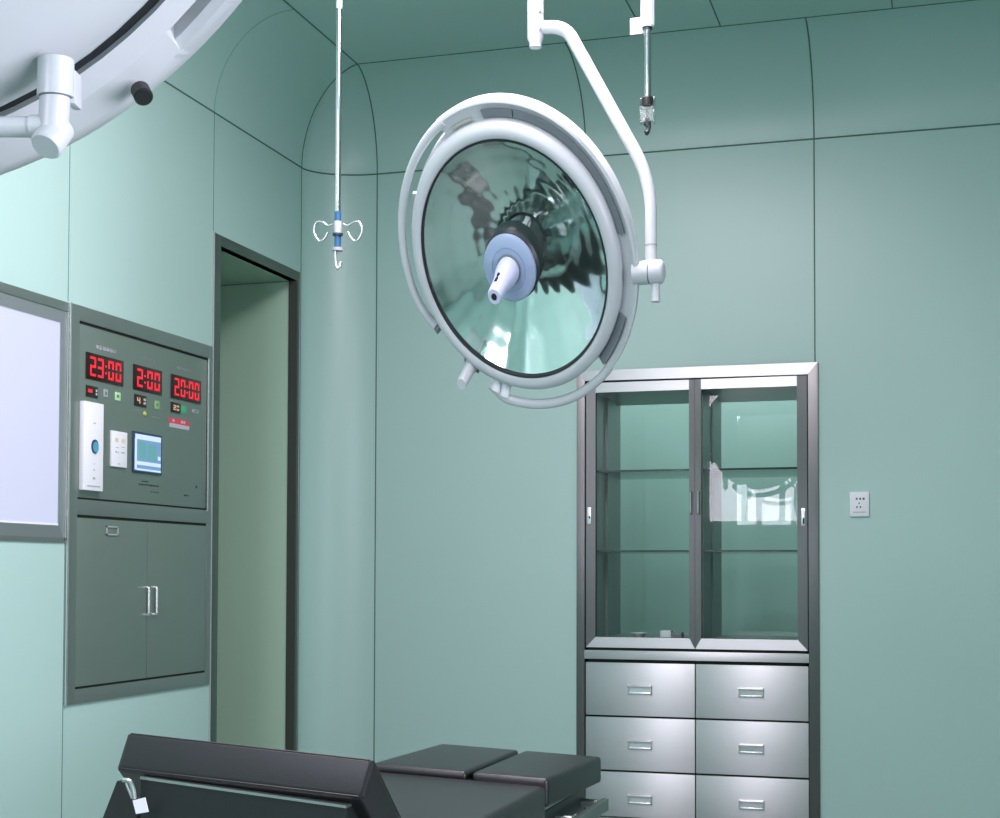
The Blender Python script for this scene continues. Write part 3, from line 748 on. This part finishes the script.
H2 = 4.1
q = on_y(647.5, 60, H2); gx = q.x
J = thing('drip_hanger', 'white tube with a steel rod and clear clip, hanging right of the main lamp arm', 'drip hanger', (gx, H2, ZT))
def gz(py): return on_y(648, py, H2).z
MB().tube([(gx, H2, gz(27.5)), (gx, H2, gz(26)), (gx, H2, ZT)], [.0175, .0195, .0195], 8).build('tube', M['white2'], J, 20)
MB().cyl((gx, H2, gz(29.5)), (gx, H2, gz(27)), .0135, .0135, 20).build('bush', M['gasket'], J)
MB().cyl((gx, H2, gz(98)), (gx, H2, gz(28)), .0106, .0106, 20).build('rod', M['chrome'], J)
MB().tube([V((gx, H2, gz(106.5))), V((gx, H2, gz(105))), V((gx, H2, gz(98.5))), V((gx, H2, gz(96)))], [.0165, .0175, .0175, .011], 16).build('clamp', M['black'], J)
mb = MB()
for a in (-7, 5.5): mb.box(gx + a * s, gx + (a + 1.6) * s, H2 - .008, H2 + .008, gz(124), gz(98), .001)
mb.box(gx - 7 * s, gx + 7 * s, H2 - .007, H2 + .007, gz(109), gz(106.5))
mb.box(gx - 7 * s, gx + 7 * s, H2 - .008, H2 - .0065, gz(122), gz(106))
mb.build('clip', M['clear'], J)
MB().tube([V((gx, H2, gz(118))), V((gx, H2, gz(106)))], .004, 8).build('clip_pin', M['black'], J)
MB().tube([V((gx - .003, H2, gz(135))), V((gx - .002, H2, gz(132))), V((gx + .004, H2, gz(128))), V((gx - .001, H2, gz(124))), V((gx, H2, gz(118)))], [.004, .009, .006, .011, .008], 10).build('clip_hook', M['drum'], J)
MB().box(gx - 18 * s, gx - 4 * s, H2 + .012, H2 + .022, gz(31.5), gz(14.5), .003).build('side_tab', M['greytag'], J)

# ------------------------------------------------------------------ operating table
T = thing('operating_table', 'black padded operating table with raised head section at the bottom of the picture', 'operating table', (-1.07, 2.9, 0))
def tilt(c): return V((c.x, c.y, c.z - (c.x + 1.293) * .042))
def pad(name, x0, x1, y0, y1, z0, z1, bev=.014, lbl=None):
    def splay(c):
        f = (3.715 - c.y) / .445 if y0 > 3 else 0
        return tilt(V((c.x - .024 * f if c.x > -.95 and f else c.x + .022 * (1 - f) if c.x < -1.2 and y0 > 3 else c.x, c.y, c.z)))
    p = MB().box(x0, x1, y0, y1, z0, z1, bev, 4).xf(splay).build(name, M['leather'], T, 60)
    if lbl: lab(p, lbl)
    return p
pad('leg_pad', -1.303, -1.066, 3.27, 3.715, .575, .602, .012, 'left leg pad')
pad('leg_pad', -1.052, -.846, 3.27, 3.715, .535, .602, .012, 'right leg pad')
MB().box(-1.29, -1.08, 3.272, 3.62, .54, .576, .003).xf(tilt).build('pad_block', M['table_frame'], T)
pad('seat_pad', -1.293, -.872, 2.44, 3.262, .505, .586, .014)
MB().box(-1.275, -.886, 3.275, 3.71, .523, .530, .001).xf(tilt).build('leg_plate', M['table_steel'], T)
MB().box(-1.285, -.874, 2.44, 3.255, .493, .5005, .001).xf(tilt).build('seat_plate', M['table_steel'], T)
MB().box(-1.27, -.885, 3.27, 3.70, .47, .522, .004).xf(tilt).build('leg_frame', M['table_frame'], T)
MB().box(-1.27, -.885, 2.3, 3.26, .40, .492, .004).xf(tilt).build('seat_frame', M['table_frame'], T)
for sx in (-1.325, -.848):
    MB().box(sx, sx + .016, 2.5, 3.735, .464, .494, .002).xf(tilt).build('side_rail', M['rail_steel'], T)
mb = MB()
for y in (3.40, 3.66): mb.cyl((-.885, y, .49), (-.845, y, .49), .011, .011, 14)
for y in (3.40, 3.66): mb.cyl((-1.31, y, .49), (-1.26, y, .49), .011, .011, 14)
mb.xf(tilt).build('rail_bolt', M['table_steel'], T)
# raised head section
hp = V((0, 2.25, .772)); sl = math.radians(41.5)
dS = V((0, math.cos(sl), -math.sin(sl))); dT = V((-.2, -.12, -.80))
def headf(c): return tilt(V((0, 0, -(c.x + 1.16) * .022)) + V((c.x, hp.y, hp.z)) + dS * c.y + dT * c.z)
hd = MB().box(-1.343, -.89, 0, .34, 0, .080, .010, 4, None).xf(headf).build('head_pad', M['leather'], T, 60)
mb = MB()
for zz in (.003, .077):
    mb.tube([(-1.335, .002, zz), (-.898, .002, zz)], .0022, 8)
mb.tube([(-.892, .002, .004), (-.892, .002, .076)], .0022, 8); mb.tube([(-.892, .004, .003), (-.892, .335, .003)], .0022, 8)
mb.xf(headf).build('piping', M['leather'], hd)
MB().box(-1.29, -.905, .20, .33, .096, .102, .001).xf(headf).build('head_plate', M['table_steel'], T)
MB().box(-1.27, -.92, .03, .30, .08, .096, .001).xf(headf).build('head_batten', M['table_frame'], T)
a, b = on_y(140, 776.5, 2.235), on_y(346, 805.5, 2.235)
MB().prism([a, b, b - V((0, 0, .0045)), a - V((0, 0, .0045))], (0, .05, 0)).build('head_bar', M['table_steel'], T)
c = V((0, .003, -.0045)); d = V((0, .003, -.2))
MB().prism([a + c, b + c, b + d, a + d], (0, .12, 0)).build('head_apron', M['table_frame'], T)
MB().box(-1.285, -.95, 2.30, 2.42, .46, .64, .006).xf(tilt).build('head_frame', M['table_frame'], T)
# arm board at the head end, left
sp_ = MB()
a, b, c, d = on_y(117, 781, 2.36), on_y(134, 780, 2.36), on_y(138, 830, 2.36), on_y(98, 830, 2.36)
sp_.prism([a, b, c, d], (0, .30, 0))
sp_.build('side_pad', M['leather'], T, 30)
lv = [on_y(123, 780, 2.21), on_y(130, 780.5, 2.21), on_y(133.5, 790, 2.21), on_y(134.5, 799, 2.21)]
MB().tube(fillet(lv, .01, 4), .0042, 10).build('lever', M['table_steel'], T)
MB().tube([on_y(126.5, 783, 2.21), on_y(132.5, 798, 2.21)], .003, 8).build('lever', M['table_steel'], T)
a, b, c, d = on_y(132.5, 800.5, 2.2), on_y(144.5, 797.5, 2.2), on_y(148, 812, 2.2), on_y(136, 814, 2.2)
lab(MB().prism([a, b, c, d], (0, .003, 0)).build('tag', M['paper'], T, 0), 'small white tag')
# pedestal
MB().box(-1.19, -.95, 2.75, 3.05, .08, .42, .02, 3).build('column', M['table_steel'], T)
MB().box(-1.30, -.84, 2.45, 3.45, 0, .085, .02, 3).build('base', M['table_steel'], T)

# ------------------------------------------------------------------ light
def area(name, loc, sx, sy, power, col=(1, 1, 1), rot=(0, 0, 0)):
    l = bpy.data.lights.new(name, 'AREA'); l.shape = 'RECTANGLE'; l.size = sx; l.size_y = sy; l.energy = power; l.color = col
    o = bpy.data.objects.new(name, l); COL.objects.link(o); o.location = loc; o.rotation_euler = rot; return o
CW = (1, .875, .965)
DAY = (1, .87, 1.05)
for i, (x, y, p) in enumerate(((-1.75, 1.0, 38), (-1.5, 3.9, 26), (.1, 1.0, 16), (-.95, 3.3, 72))):
    area('ceiling_panel_light', (x, y, ZT - .01), .6, 1.2, p, CW)
area('window_daylight', (XR + .25, (WY0 + WY1) / 2, (WZ0 + WZ1) / 2), 1.9, 3.2, 215, DAY, (0, PI / 2, 0))
area('window_daylight', ((VX0 + VX1) / 2, YF - .25, (VZ0 + VZ1) / 2), 1.1, 1.3, 58, DAY, (PI / 2, 0, 0))
area('corridor_light', (-.9, 7.15, 2.58), 2.4, .4, 20, CW)
w = bpy.data.worlds.new('world'); S.world = w; w.use_nodes = True
w.node_tree.nodes['Background'].inputs[0].default_value = (.75, .88, 1, 1)
w.node_tree.nodes['Background'].inputs[1].default_value = .6

# ------------------------------------------------------------------ view
S.view_settings.view_transform = 'Standard'; S.view_settings.look = 'None'
S.view_settings.gamma = 1; S.view_settings.exposure = 0.33
S.view_settings.use_curve_mapping = False
c = S.cycles
c.max_bounces = 10; c.diffuse_bounces = 5; c.glossy_bounces = 6; c.transparent_max_bounces = 16; c.transmission_bounces = 6
c.caustics_reflective = False; c.caustics_refractive = False
c.sample_clamp_indirect = 6
c.use_denoising = True
